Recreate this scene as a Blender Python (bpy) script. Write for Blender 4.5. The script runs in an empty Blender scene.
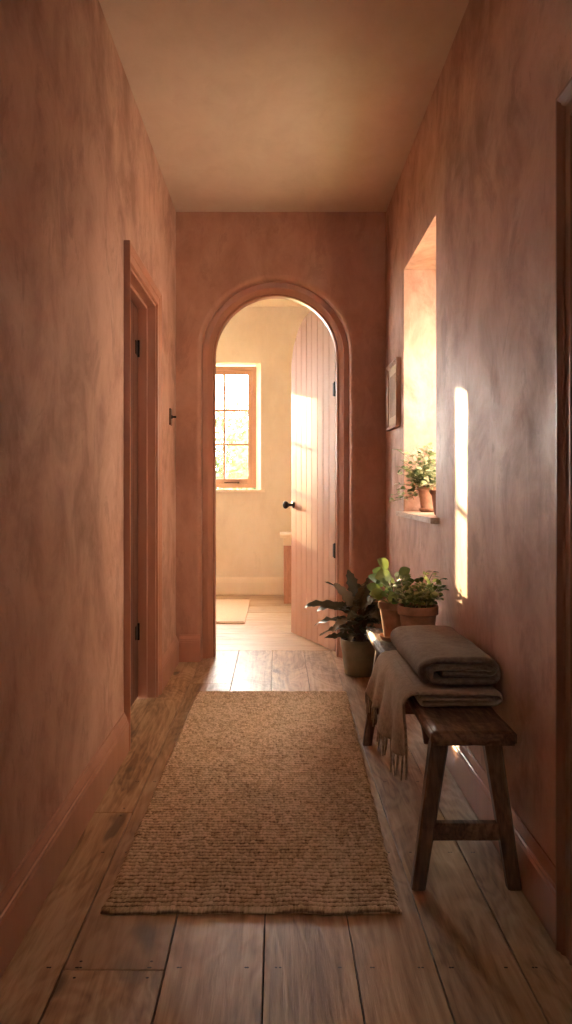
import bpy, bmesh, math, random
import numpy as np
from mathutils import Vector, Matrix, noise

random.seed(7)
rng = np.random.default_rng(7)
PI = math.pi
S = bpy.context.scene
COL = S.collection

# ------------------------------------------------------------------ camera, world, light, exposure
F = 850.0
cd = bpy.data.cameras.new('camera')
cam = bpy.data.objects.new('camera', cd)
COL.objects.link(cam)
cam.location = (0, 0, 1.0)
cam.rotation_euler = (PI / 2, 0, 0)
cd.sensor_fit = 'VERTICAL'
cd.sensor_height = 36.0
cd.sensor_width = 36.0
cd.lens = F / 1024 * 36.0
cd.shift_x = (286 - 277) / 1024
cd.shift_y = -(512 - 488) / 1024
cd.clip_start = 0.02
S.camera = cam

S.view_settings.view_transform = 'Standard'
S.view_settings.look = 'None'
S.view_settings.gamma = 1
S.view_settings.use_curve_mapping = False
S.view_settings.exposure = 1.86

SKY = 13.0
SUN = 5.8
SUN_DIR = Vector((0.435, -1.0, -0.19))
W = bpy.data.worlds.new('world')
S.world = W
W.use_nodes = True
bg = W.node_tree.nodes['Background']
bg.inputs[0].default_value = (1.0, 0.95, 0.86, 1)
bg.inputs[1].default_value = SKY

sd = bpy.data.lights.new('sun', 'SUN')
sd.energy = SUN
sd.color = (1.0, 0.73, 0.38)
sd.angle = math.radians(0.3)
sun = bpy.data.objects.new('sun', sd)
COL.objects.link(sun)
sun.location = (-6, 16, 4)
sun.rotation_euler = SUN_DIR.to_track_quat('-Z', 'Y').to_euler()


def area(name, loc, direction, sx, sy, power, color):
    d = bpy.data.lights.new(name, 'AREA')
    d.shape = 'RECTANGLE'
    d.size = sx
    d.size_y = sy
    d.energy = power
    d.color = color
    o = bpy.data.objects.new(name, d)
    COL.objects.link(o)
    o.location = loc
    o.rotation_euler = Vector(direction).to_track_quat('-Z', 'Z').to_euler()
    return o


# skylight at the hallway window
area('skylight_hall_window', (1.03, 3.60, 1.50), (-1, 0, -0.10), 0.40, 1.1, 4.5, (1.0, 0.90, 0.78))


# ------------------------------------------------------------------ node helpers
class NT:
    def __init__(self, name):
        self.m = bpy.data.materials.new(name)
        self.m.use_nodes = True
        self.t = self.m.node_tree
        self.b = self.t.nodes['Principled BSDF']
        self.out = self.t.nodes['Material Output']

    def n(self, typ, **kw):
        nd = self.t.nodes.new(typ)
        for k, v in kw.items():
            setattr(nd, k, v)
        return nd

    def l(self, a, b):
        self.t.links.new(a, b)

    def coords(self, scale, src='Object'):
        tc = self.n('ShaderNodeTexCoord')
        mp = self.n('ShaderNodeMapping')
        mp.inputs['Scale'].default_value = scale
        self.l(tc.outputs[src], mp.inputs[0])
        return mp.outputs[0]

    def noise(self, vec, scale, detail=4, rough=0.55, dist=0.0):
        nd = self.n('ShaderNodeTexNoise')
        nd.inputs['Scale'].default_value = scale
        nd.inputs['Detail'].default_value = detail
        nd.inputs['Roughness'].default_value = rough
        nd.inputs['Distortion'].default_value = dist
        self.l(vec, nd.inputs['Vector'])
        return nd.outputs[0]

    def ramp(self, fac, stops):
        r = self.n('ShaderNodeValToRGB')
        e = r.color_ramp.elements
        while len(e) > 1:
            e.remove(e[-1])
        e[0].position = stops[0][0]
        e[0].color = (*stops[0][1], 1) if len(stops[0][1]) == 3 else stops[0][1]
        for p, c in stops[1:]:
            x = e.new(p)
            x.color = (*c, 1)
        self.l(fac, r.inputs[0])
        return r.outputs[0]

    def mix(self, a, b, fac, blend='MIX'):
        mx = self.n('ShaderNodeMix', data_type='RGBA', blend_type=blend)
        for s, v in ((mx.inputs[0], fac), (mx.inputs[6], a), (mx.inputs[7], b)):
            if hasattr(v, 'is_linked') or isinstance(v, bpy.types.NodeSocket):
                self.l(v, s)
            elif isinstance(v, (int, float)):
                s.default_value = v
            else:
                s.default_value = (*v, 1)
        return mx.outputs[2]

    def math(self, op, a, b=0.0):
        m = self.n('ShaderNodeMath', operation=op)
        for s, v in ((m.inputs[0], a), (m.inputs[1], b)):
            if isinstance(v, bpy.types.NodeSocket):
                self.l(v, s)
            else:
                s.default_value = v
        return m.outputs[0]

    def bump(self, h, strength, dist=0.01, normal=None):
        b = self.n('ShaderNodeBump')
        b.inputs['Strength'].default_value = strength
        b.inputs['Distance'].default_value = dist
        self.l(h, b.inputs['Height'])
        if normal is not None:
            self.l(normal, b.inputs['Normal'])
        return b.outputs[0]

    def col(self, c):
        if isinstance(c, bpy.types.NodeSocket):
            self.l(c, self.b.inputs['Base Color'])
        else:
            self.b.inputs['Base Color'].default_value = (*c, 1)

    def rough(self, r):
        if isinstance(r, bpy.types.NodeSocket):
            self.l(r, self.b.inputs['Roughness'])
        else:
            self.b.inputs['Roughness'].default_value = r

    def nrm(self, n):
        self.l(n, self.b.inputs['Normal'])


def plaster(name, dark, mid, light, rough=(0.50, 0.68), bump=0.25):
    t = NT(name)
    big = t.noise(t.coords((1.0, 0.6, 0.7)), 2.0, 5, 0.6, 0.6)
    streak = t.noise(t.coords((1.0, 0.6, 0.55)), 6.0, 9, 0.68, 0.5)
    fine = t.noise(t.coords((1, 0.6, 0.7)), 38, 6, 0.65)
    f = t.math('ADD', t.math('MULTIPLY', big, 0.5), t.math('MULTIPLY', streak, 0.5))
    c = t.ramp(f, [(0.38, dark), (0.50, mid), (0.62, light)])
    blot = t.noise(t.coords((1.3, 0.8, 0.6)), 5.2, 10, 0.74, 0.6)
    c = t.mix(c, dark, t.math('MULTIPLY', t.ramp(blot, [(0.545, (0, 0, 0)), (0.62, (1, 1, 1))]), 0.55))
    c = t.mix(c, light, t.math('MULTIPLY', t.ramp(blot, [(0.36, (1, 1, 1)), (0.44, (0, 0, 0))]), 0.4))
    c = t.mix(c, light, t.math('MULTIPLY', fine, 0.14))
    t.col(c)
    r = t.n('ShaderNodeMapRange')
    t.l(streak, r.inputs[0])
    r.inputs[1].default_value = 0.35
    r.inputs[2].default_value = 0.65
    r.inputs[3].default_value = rough[1]
    r.inputs[4].default_value = rough[0]
    t.rough(r.outputs[0])
    h = t.math('ADD', t.math('MULTIPLY', streak, 1.0), t.math('MULTIPLY', fine, 0.25))
    t.nrm(t.bump(h, bump, 0.012))
    return t.m


def painted(name, c1, c2, rough=0.42, sc=(1, 1, 0.3)):
    t = NT(name)
    a = t.noise(t.coords(sc), 7, 6, 0.6)
    t.col(t.ramp(a, [(0.35, c1), (0.65, c2)]))
    t.rough(rough)
    b = t.noise(t.coords((6, 6, 1.2)), 14, 4, 0.6)
    t.nrm(t.bump(b, 0.08, 0.004))
    return t.m


M = {}
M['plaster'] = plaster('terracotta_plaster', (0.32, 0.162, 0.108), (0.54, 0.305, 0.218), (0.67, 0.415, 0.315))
M['plaster_shaded'] = plaster('shaded_terracotta_plaster', (0.34, 0.155, 0.095), (0.44, 0.215, 0.138), (0.52, 0.275, 0.185))  # same plaster as the hall, back wall's shade put into the colour
M['cream'] = plaster('cream_plaster', (0.64, 0.52, 0.36), (0.69, 0.57, 0.405), (0.73, 0.61, 0.45), (0.7, 0.85), 0.1)
M['ceiling'] = plaster('ceiling_plaster', (0.66, 0.49, 0.38), (0.70, 0.53, 0.42), (0.73, 0.57, 0.45), (0.75, 0.9), 0.1)
M['cream_ceiling'] = plaster('cream_ceiling', (0.72, 0.58, 0.40), (0.76, 0.62, 0.44), (0.80, 0.66, 0.48), (0.75, 0.9), 0.05)
M['trim'] = painted('terracotta_trim_paint', (0.42, 0.19, 0.115), (0.50, 0.235, 0.15), 0.38)
M['door_paint'] = painted('pink_door_paint', (0.37, 0.185, 0.115), (0.42, 0.22, 0.14), 0.5)
M['cream_trim'] = painted('cream_trim_paint', (0.74, 0.60, 0.42), (0.79, 0.65, 0.47), 0.45)
M['dark_door'] = painted('brown_door_paint', (0.11, 0.038, 0.02), (0.15, 0.055, 0.03), 0.5)
M['right_trim'] = painted('brown_casing_paint', (0.20, 0.085, 0.05), (0.27, 0.12, 0.07), 0.35)


def wood(name, dark, mid, light, axis=1, rough=(0.3, 0.5), gs=1.0, bump=0.3, attr=None, knots=True):
    t = NT(name)
    s = [9.0 * gs] * 3
    s[axis] = 0.55 * gs
    vec = t.coords(tuple(s))
    s2 = [1.6 * gs] * 3
    s2[axis] = 0.5 * gs
    vec2 = t.coords(tuple(s2))
    if attr:
        at = t.n('ShaderNodeAttribute', attribute_name=attr)
        off = t.n('ShaderNodeCombineXYZ')
        t.l(t.math('MULTIPLY', at.outputs['Fac'], 37.0), off.inputs[0])
        t.l(t.math('MULTIPLY', at.outputs['Fac'], 91.0), off.inputs[1])
        res = []
        for v in (vec, vec2):
            ad = t.n('ShaderNodeVectorMath', operation='ADD')
            t.l(v, ad.inputs[0])
            t.l(off.outputs[0], ad.inputs[1])
            res.append(ad.outputs[0])
        vec, vec2 = res
    g1 = t.noise(vec, 3.2, 7, 0.65, 1.3)
    g2 = t.noise(vec2, 2.0, 4, 0.55, 0.8)
    g3 = t.noise(vec, 14, 3, 0.6, 0.4)
    f = t.math('ADD', t.math('MULTIPLY', g1, 0.45), t.math('MULTIPLY', g2, 0.4))
    f = t.math('ADD', f, t.math('MULTIPLY', g3, 0.15))
    ring = t.math('SINE', t.math('MULTIPLY', g2, 95.0))
    f = t.math('ADD', f, t.math('MULTIPLY', ring, 0.034))
    c = t.ramp(f, [(0.39, dark), (0.50, mid), (0.61, light)])
    if knots:
        k = t.noise(vec2, 5.5, 2, 0.4, 0.3)
        c = t.mix(c, tuple(x * 0.35 for x in dark), t.math('MULTIPLY', t.ramp(k, [(0.675, (0, 0, 0)), (0.73, (1, 1, 1))]), 0.85))
    if attr:
        c = t.mix(c, dark, t.math('MULTIPLY', at.outputs['Fac'], 0.35))
    t.col(c)
    r = t.n('ShaderNodeMapRange')
    t.l(f, r.inputs[0])
    r.inputs[1].default_value = 0.35
    r.inputs[2].default_value = 0.65
    r.inputs[3].default_value = rough[1]
    r.inputs[4].default_value = rough[0]
    t.rough(r.outputs[0])
    t.nrm(t.bump(f, bump, 0.006))
    return t.m


M['floor'] = wood('old_floorboards', (0.19, 0.10, 0.047), (0.41, 0.25, 0.13), (0.58, 0.39, 0.225), 1, (0.28, 0.46), 1.0, 0.6, 'plank')
M['floor_far'] = wood('far_room_floorboards', (0.36, 0.22, 0.115), (0.44, 0.285, 0.155), (0.50, 0.34, 0.20), 0, (0.35, 0.5), 1.0, 0.2, 'plank')
M['bench'] = wood('bench_wood', (0.05, 0.023, 0.011), (0.12, 0.056, 0.027), (0.23, 0.12, 0.062), 1, (0.52, 0.7), 1.6, 0.6)
M['bench_leg'] = wood('bench_leg_wood', (0.06, 0.026, 0.012), (0.115, 0.052, 0.025), (0.19, 0.095, 0.05), 2, (0.32, 0.5), 1.6, 0.5)
M['frame_wood'] = wood('picture_frame_wood', (0.30, 0.16, 0.09), (0.42, 0.24, 0.14), (0.52, 0.32, 0.2), 2, (0.35, 0.5), 2, 0.2, knots=False)
M['sill_wood'] = wood('sill_wood', (0.38, 0.22, 0.15), (0.55, 0.36, 0.26), (0.66, 0.47, 0.36), 1, (0.3, 0.45), 2, 0.2, knots=False)
M['cabinet'] = wood('cabinet_wood', (0.32, 0.15, 0.085), (0.42, 0.21, 0.13), (0.50, 0.27, 0.17), 2, (0.4, 0.55), 2, 0.3, knots=False)


def simple(name, c, rough=0.5, metal=0.0, nz=0.0, sc=20):
    t = NT(name)
    if nz:
        a = t.noise(t.coords((1, 1, 1)), sc, 5, 0.6)
        t.col(t.ramp(a, [(0.3, tuple(x * (1 - nz) for x in c)), (0.7, tuple(min(1, x * (1 + nz)) for x in c))]))
        t.nrm(t.bump(a, 0.15, 0.003))
    else:
        t.col(c)
    t.rough(rough)
    t.b.inputs['Metallic'].default_value = metal
    return t.m


M['gap'] = simple('dark_gap', (0.02, 0.011, 0.006), 0.9)
M['nail'] = simple('iron_nail', (0.03, 0.02, 0.015), 0.5, 0.6)
M['bronze'] = simple('aged_bronze', (0.10, 0.055, 0.03), 0.35, 0.9, 0.3, 60)
M['iron'] = simple('black_iron', (0.025, 0.018, 0.014), 0.45, 0.7, 0.3, 60)
M['terracotta_pot'] = simple('terracotta_clay', (0.37, 0.175, 0.10), 0.75, 0, 0.28, 24)
M['pale_pot'] = simple('pale_terracotta_clay', (0.46, 0.24, 0.15), 0.8, 0, 0.28, 24)
M['olive_pot'] = simple('olive_stoneware', (0.20, 0.165, 0.10), 0.55, 0, 0.22, 14)
M['soil'] = simple('potting_soil', (0.045, 0.026, 0.015), 0.95, 0, 0.5, 90)
M['stem'] = simple('green_stem', (0.16, 0.17, 0.06), 0.6, 0, 0.3, 60)
M['brown_stem'] = simple('brown_stem', (0.13, 0.075, 0.04), 0.6, 0, 0.3, 60)
M['mat'] = simple('cream_mat_weave', (0.62, 0.44, 0.29), 0.9, 0, 0.12, 120)
M['paper'] = simple('cream_mount_paper', (0.62, 0.50, 0.38), 0.8, 0, 0.05, 40)
M['picture'] = plaster('faded_print', (0.22, 0.12, 0.08), (0.34, 0.20, 0.13), (0.46, 0.30, 0.2), (0.6, 0.7), 0.02)
M['grass'] = simple('lawn', (0.25, 0.33, 0.12), 0.9, 0, 0.3, 6)
M['stone'] = simple('blocker_wall_stone', (0.45, 0.36, 0.26), 0.9, 0, 0.3, 5)


def leafmat(name, c1, c2, c3, rough=0.42, trans=0.3):
    t = NT(name)
    at = t.n('ShaderNodeAttribute', attribute_name='leafrand')
    n = t.noise(t.coords((1, 1, 1)), 55, 3, 0.6)
    f = t.math('ADD', t.math('MULTIPLY', at.outputs['Fac'], 0.75), t.math('MULTIPLY', n, 0.25))
    c = t.ramp(f, [(0.15, c1), (0.5, c2), (0.85, c3)])
    t.col(c)
    t.rough(rough)
    tr = t.n('ShaderNodeBsdfTranslucent')
    t.l(c, tr.inputs[0])
    mx = t.n('ShaderNodeMixShader')
    mx.inputs[0].default_value = trans
    t.l(t.b.outputs[0], mx.inputs[1])
    t.l(tr.outputs[0], mx.inputs[2])
    t.l(mx.outputs[0], t.out.inputs[0])
    return t.m


M['leaf_green'] = leafmat('fresh_green_leaf', (0.055, 0.10, 0.022), (0.13, 0.20, 0.045), (0.30, 0.36, 0.11))
M['leaf_herb'] = leafmat('herb_leaf', (0.07, 0.11, 0.03), (0.20, 0.25, 0.07), (0.44, 0.46, 0.19))
M['leaf_dark'] = leafmat('dark_bronze_leaf', (0.030, 0.034, 0.015), (0.075, 0.070, 0.032), (0.20, 0.155, 0.095), 0.3, 0.12)
M['leaf_pale'] = leafmat('pale_variegated_leaf', (0.10, 0.15, 0.045), (0.30, 0.34, 0.14), (0.68, 0.64, 0.42), 0.45, 0.35)
M['leaf_garden'] = leafmat('garden_leaf', (0.035, 0.055, 0.018), (0.055, 0.08, 0.03), (0.08, 0.105, 0.045), 0.6, 0.5)

# glass
gt = NT('window_glass')
tr = gt.n('ShaderNodeBsdfTransparent')
gl = gt.n('ShaderNodeBsdfGlossy')
gl.inputs['Roughness'].default_value = 0.02
mx = gt.n('ShaderNodeMixShader')
mx.inputs[0].default_value = 0.06
gt.l(tr.outputs[0], mx.inputs[1])
gt.l(gl.outputs[0], mx.inputs[2])
gt.l(mx.outputs[0], gt.out.inputs[0])
M['glass'] = gt.m

# jute
t = NT('jute_weave')
a = t.noise(t.coords((26, 4, 1)), 5, 5, 0.6)          # warp streaks running along the rug
at = t.n('ShaderNodeAttribute', attribute_name='knot')  # knot tone with painted groove shade
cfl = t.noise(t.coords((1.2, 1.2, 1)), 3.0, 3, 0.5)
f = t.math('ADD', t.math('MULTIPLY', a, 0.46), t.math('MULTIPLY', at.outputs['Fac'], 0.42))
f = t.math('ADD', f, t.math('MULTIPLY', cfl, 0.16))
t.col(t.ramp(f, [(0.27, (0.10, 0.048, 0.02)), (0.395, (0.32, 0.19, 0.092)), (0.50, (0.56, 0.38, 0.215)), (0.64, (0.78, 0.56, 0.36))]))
t.rough(0.85)
fb = t.noise(t.coords((260, 500, 300)), 1.5, 3, 0.7)
t.nrm(t.bump(fb, 0.5, 0.002))
M['jute'] = t.m


def wool(name, c1, c2):
    t = NT(name)
    a = t.noise(t.coords((1, 1, 1)), 60, 5, 0.7)
    w = t.noise(t.coords((90, 400, 90)), 1.0, 3, 0.7)
    f = t.math('ADD', t.math('MULTIPLY', a, 0.5), t.math('MULTIPLY', w, 0.5))
    t.col(t.ramp(f, [(0.35, c1), (0.65, c2)]))
    t.rough(0.95)
    t.b.inputs['Sheen Weight'].default_value = 0.35
    t.b.inputs['Sheen Roughness'].default_value = 0.5
    t.b.inputs['Sheen Tint'].default_value = (0.8, 0.65, 0.5, 1)
    t.b.inputs['Specular IOR Level'].default_value = 0.15
    t.nrm(t.bump(f, 0.8, 0.002))
    return t.m


M['wool_dark'] = wool('dark_taupe_wool', (0.10, 0.070, 0.049), (0.24, 0.175, 0.128))
M['wool_brown'] = wool('brown_wool', (0.22, 0.145, 0.095), (0.44, 0.31, 0.215))


# ------------------------------------------------------------------ mesh helpers
def link(name, me, mat, parent=None, smooth=False):
    o = bpy.data.objects.new(name, me)
    COL.objects.link(o)
    for m in (mat if isinstance(mat, (list, tuple)) else [mat]):
        me.materials.append(m)
    if parent:
        o.parent = parent
    if smooth:
        for p in me.polygons:
            p.use_smooth = True
    return o


def build(name, bm, mat, parent=None, smooth=False, fix=True):
    if fix:
        bmesh.ops.recalc_face_normals(bm, faces=bm.faces)
    me = bpy.data.meshes.new(name)
    bm.to_mesh(me)
    bm.free()
    return link(name, me, mat, parent, smooth)


def struct(o):
    o['kind'] = 'structure'
    return o


def empty(name, loc, label=None, cat=None, group=None, rz=0):
    o = bpy.data.objects.new(name, None)
    COL.objects.link(o)
    o.location = loc
    o.rotation_euler = (0, 0, rz)
    o.empty_display_size = 0.05
    if label:
        tag(o, label, cat, group)
    return o


def tag(o, label, cat, group=None):
    o['label'] = label
    o['category'] = cat
    if group:
        o['group'] = group
    return o


def box(bm, x0, x1, y0, y1, z0, z1, bevel=0.0, mi=0):
    vs = [bm.verts.new((x, y, z)) for x in (x0, x1) for y in (y0, y1) for z in (z0, z1)]
    idx = [(0, 1, 3, 2), (4, 6, 7, 5), (0, 4, 5, 1), (2, 3, 7, 6), (0, 2, 6, 4), (1, 5, 7, 3)]
    fs = [bm.faces.new([vs[i] for i in q]) for q in idx]
    for f in fs:
        f.material_index = mi
    if bevel > 0:
        es = list({e for f in fs for e in f.edges})
        bmesh.ops.recalc_face_normals(bm, faces=fs)
        r = bmesh.ops.bevel(bm, geom=es, offset=bevel, segments=2, affect='EDGES', profile=0.6)
        for f in r['faces']:
            f.material_index = mi
    return vs


def loft(bm, rings, closed=True, cap=True):
    """rings: list of lists of points"""
    R = [[bm.verts.new(p) for p in r] for r in rings]
    n = len(R[0])
    for a, b in zip(R, R[1:]):
        for i in range(n if closed else n - 1):
            j = (i + 1) % n
            bm.faces.new((a[i], a[j], b[j], b[i]))
    if cap and closed:
        bm.faces.new(R[0])
        bm.faces.new(list(reversed(R[-1])))
    return R


def tube(bm, pts, rad, seg=8):
    pts = [Vector(p) for p in pts]
    rings = []
    for i, p in enumerate(pts):
        d = (pts[min(i + 1, len(pts) - 1)] - pts[max(i - 1, 0)]).normalized()
        u = d.orthogonal().normalized() if i == 0 else (u - d * u.dot(d)).normalized()
        v = d.cross(u)
        r = rad[i] if isinstance(rad, (list, tuple)) else rad
        rings.append([p + (u * math.cos(2 * PI * k / seg) + v * math.sin(2 * PI * k / seg)) * r for k in range(seg)])
    loft(bm, rings)


def lathe(bm, prof, cx=0, cy=0, seg=40, wob=0.0):
    rings = []
    for r, z in prof:
        rings.append([(cx + r * (1 + wob * math.sin(3 * 2 * PI * k / seg + z * 30)) * math.cos(2 * PI * k / seg),
                       cy + r * (1 + wob * math.sin(3 * 2 * PI * k / seg + z * 30)) * math.sin(2 * PI * k / seg), z) for k in range(seg)])
    loft(bm, rings, True, True)


# ------------------------------------------------------------------ key dimensions
XL, XR = -0.582, 0.628
YB = 4.90          # arch wall front
YB2 = 5.14
ZC = 2.591
YN = -1.6          # wall behind the camera
FX0, FX1, FY1, FZ = -2.25, 1.55, 7.97, 2.70

# ------------------------------------------------------------------ floor (boards with open seams)
def boards(name, xs, y0, y1, along, mat, zt, joints=None):
    bm = bmesh.new()
    lay = bm.faces.layers.float.new('plank')
    g = 0.0016
    for i in range(len(xs) - 1):
        a, b = xs[i] + g, xs[i + 1] - g
        cuts = [y0] + (joints(i) if joints else []) + [y1]
        for c0, c1 in zip(cuts, cuts[1:]):
            nf = len(bm.faces)
            bm.faces.ensure_lookup_table()
            dz = random.uniform(-0.0008, 0.0008)
            if along == 'y':
                box(bm, a, b, c0 + g, c1 - g, zt - 0.02, zt + dz, 0.0012)
            else:
                box(bm, c0 + g, c1 - g, a, b, zt - 0.02, zt + dz, 0.0012)
            bm.faces.ensure_lookup_table()
            r = random.random()
            for f in bm.faces[nf:]:
                f[lay] = r
            # nail heads at the board ends
            if along == 'y':
                for yy in (c0 + 0.03, c1 - 0.03):
                    for xx in (a + 0.03, b - 0.03):
                        if 1.0 < yy < 5.3:
                            v = [bm.verts.new((xx + 0.0035 * math.cos(q * PI / 4), yy + 0.0035 * math.sin(q * PI / 4), zt + 0.0015)) for q in range(8)]
                            bm.faces.new(v).material_index = 1
                yy = y0 + 0.62
                while yy < y1 - 0.2:
                    for xx in (a + 0.03 + random.uniform(-.006, .006), b - 0.03 + random.uniform(-.006, .006)):
                        v = [bm.verts.new((xx + 0.003 * math.cos(q * PI / 4), yy + 0.003 * math.sin(q * PI / 4), zt + 0.0015)) for q in range(8)]
                        bm.faces.new(v).material_index = 1
                    yy += 0.56
    if along == 'y':
        box(bm, xs[0], xs[-1], y0, y1, zt - 0.03, zt - 0.012, 0, 2)
    else:
        box(bm, y0, y1, xs[0], xs[-1], zt - 0.03, zt - 0.012, 0, 2)
    return struct(build(name, bm, [mat, M['nail'], M['gap']], fix=False))


def hall_joints(i):
    return {1: [1.763, 4.35], 2: [-0.4], 3: [0.3], 0: [2.62], 4: [1.2], 5: [3.4]}.get(i, [0.8])


xs_h = [-0.80, -0.445, -0.233, -0.028, 0.164, 0.333, 0.507, 0.80]
boards('floor', xs_h, YN - 0.05, 5.235, 'y', M['floor'], 0.0, hall_joints)
boards('floor', [5.235 + 0.198 * k for k in range(15)], FX0 - 0.05, FX1 + 0.05, 'x', M['floor_far'], 0.0,
       lambda i: [[-1.1, 0.55], [-0.5, 1.1], [0.9], [-1.4, 0.2]][i % 4])


# ------------------------------------------------------------------ walls
def boxes_obj(name, lst, mat, bevel=0.0):
    bm = bmesh.new()
    for b in lst:
        box(bm, *b, bevel)
    return struct(build(name, bm, mat))


# left hallway wall with a doorway (opening y 3.34 - 4.02, to z 1.832)
LD0, LD1, LDZ = 3.295, 4.062, 1.876
T = 0.25
boxes_obj('wall_left', [(XL - T, XL, YN, LD0, -0.03, ZC + .05), (XL - T, XL, LD1, YB, -0.03, ZC + .05), (XL - T, XL, LD0, LD1, LDZ, ZC + .05)], M['plaster'])
# right wall: window niche + near doorway
NY0, NY1, NZ0, NZ1 = 3.357, 4.205, 0.862, 2.08
RD0, RD1, RDZ = 0.93, 1.778, 1.778
RT = 0.30
boxes_obj('wall_right', [(XR, XR + RT, YN, RD0, -0.03, ZC + .05), (XR, XR + RT, RD0, RD1, RDZ, ZC + .05), (XR, XR + RT, RD1, NY0, -0.03, ZC + .05),
                         (XR, XR + RT, NY0, NY1, -0.03, NZ0), (XR, XR + RT, NY0, NY1, NZ1, ZC + .05), (XR, XR + RT, NY1, YB, -0.03, ZC + .05)], M['plaster'])
NW = (-0.28, 0.26, 1.84, 2.26)
boxes_obj('wall_near', [(XL - T, NW[0], YN - 0.2, YN, -0.03, ZC + .05), (NW[1], XR + RT, YN - 0.2, YN, -0.03, ZC + .05),
                        (NW[0], NW[1], YN - 0.2, YN, -0.03, NW[2]), (NW[0], NW[1], YN - 0.2, YN, NW[3], ZC + .05)], M['plaster'])
boxes_obj('ceiling', [(XL - T, XR + RT, YN - 0.2, YB, ZC, ZC + 0.2)], M['ceiling'])

# arch wall with a rounded plaster edge
ACX, ARO, AZS = -0.007, 0.431, 1.776


def arch_pts(r, y, n=40):
    pts = [(ACX - r, y, -0.0), (ACX - r, y, 0.45), (ACX - r, y, 0.9), (ACX - r, y, 1.35)]
    pts += [(ACX + r * math.cos(PI - PI * k / n), y, AZS + r * math.sin(PI - PI * k / n)) for k in range(n + 1)]
    pts += [(ACX + r, y, 1.35), (ACX + r, y, 0.9), (ACX + r, y, 0.45), (ACX + r, y, -0.0)]
    return pts


def sweep_arch(name, prof, mat, parent=None, closed=False):
    """prof: list of (radius, y)"""
    bm = bmesh.new()
    rings = [arch_pts(r, y) for r, y in prof]
    if closed:
        rings.append(rings[0])
    R = [[bm.verts.new(p) for p in r] for r in rings]
    for a, b in zip(R, R[1:]):
        for i in range(len(a) - 1):
            bm.faces.new((a[i], a[i + 1], b[i + 1], b[i]))
    if closed:
        bm.faces.new([r[0] for r in R[:-1]])
        bm.faces.new([r[-1] for r in R[:-1]])
    bmesh.ops.remove_doubles(bm, verts=bm.verts, dist=1e-5)
    return build(name, bm, mat, parent, True)


bm = bmesh.new()
BN = 0.028
for y, r, flip in ((YB, ARO + BN, False), (YB2, ARO + BN * 0.2, True)):
    ap = arch_pts(r, y)
    x0, x1 = FX0 - .2, FX1 + .2
    n4 = len(ap) - 8
    out = [(x0, y, p[2]) for p in ap[:4]] + [(x0, y, AZS)]
    out += [(x0 + (x1 - x0) * k / (n4 - 1), y, 2.95) for k in range(1, n4 - 1)]
    out += [(x1, y, AZS)] + [(x1, y, p[2]) for p in ap[-4:]]
    va = [bm.verts.new(p) for p in ap]
    vo = [bm.verts.new(p) for p in out]
    for i in range(len(ap) - 1):
        bm.faces.new((va[i], va[i + 1], vo[i + 1], vo[i]))
    # upper corners
    cl = bm.verts.new((x0, y, 2.95))
    cr = bm.verts.new((x1, y, 2.95))
    bm.faces.new((vo[4], vo[5], cl))
    bm.faces.new((vo[-5], cr, vo[-6]))
prof = [(ARO + BN - BN * math.sin(a), YB + BN - BN * math.cos(a)) for a in [PI / 2 * k / 6 for k in range(7)]] + [(ARO, YB2 - BN * .2), (ARO + BN * .2, YB2)]
R = [[bm.verts.new(p) for p in arch_pts(r, y)] for r, y in prof]
for a, b in zip(R, R[1:]):
    for i in range(len(a) - 1):
        f = bm.faces.new((a[i], a[i + 1], b[i + 1], b[i]))
        f.smooth = True
bmesh.ops.remove_doubles(bm, verts=bm.verts, dist=1e-5)
struct(build('wall_back', bm, M['plaster_shaded']))

# door lining of the arch, moulded ring
R0 = 0.359
pr = [(ARO - 0.001, 4.985), (ARO - 0.001, 5.125), (R0 + .014, 5.125), (R0 + .014, 5.095), (R0, 5.095), (R0, 5.035), (R0 + .006, 5.028),
      (R0 + .012, 5.030), (R0 + .015, 5.020), (R0 + .022, 5.015), (R0 + .026, 5.004), (R0 + .034, 4.998), (R0 + .040, 4.990), (R0 + .066, 4.985)]
struct(sweep_arch('trim_1', pr, M['trim'], closed=True)).data.polygons
tr1 = bpy.data.objects['trim_1']
mod = tr1.modifiers.new('es', 'EDGE_SPLIT')
mod.split_angle = math.radians(35)

# far room walls
XW0, XW1, ZW0, ZW1 = -1.08, -0.152, 0.985, 2.175
bm = bmesh.new()
# far wall with splayed reveal: front plane at FY1, hole; frame plane at 8.07
hx0, hx1, hz0, hz1 = -0.98, -0.20, 0.985, 2.15
yo = 8.07
WX0, WX1, WZ0, WZ1 = -2.12, -1.52, 0.985, 2.40     # added unseen window left of the first, shapes the sun strip
for b in [(FX0 - .2, WX0, FY1, 8.25, -.03, 2.95), (WX1, XW0, FY1, 8.25, -.03, 2.95), (WX0, WX1, FY1, 8.25, -.03, WZ0), (WX0, WX1, FY1, 8.25, WZ1, 2.95),
          (XW1, FX1 + .2, FY1, 8.25, -.03, 2.95), (XW0, XW1, FY1, 8.25, -.03, ZW0), (XW0, XW1, FY1, 8.25, ZW1, 2.95)]:
    box(bm, *b)


def prism_z(bm, poly, z0, z1):
    loft(bm, [[(x, y, z0) for x, y in poly], [(x, y, z1) for x, y in poly]])


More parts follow.
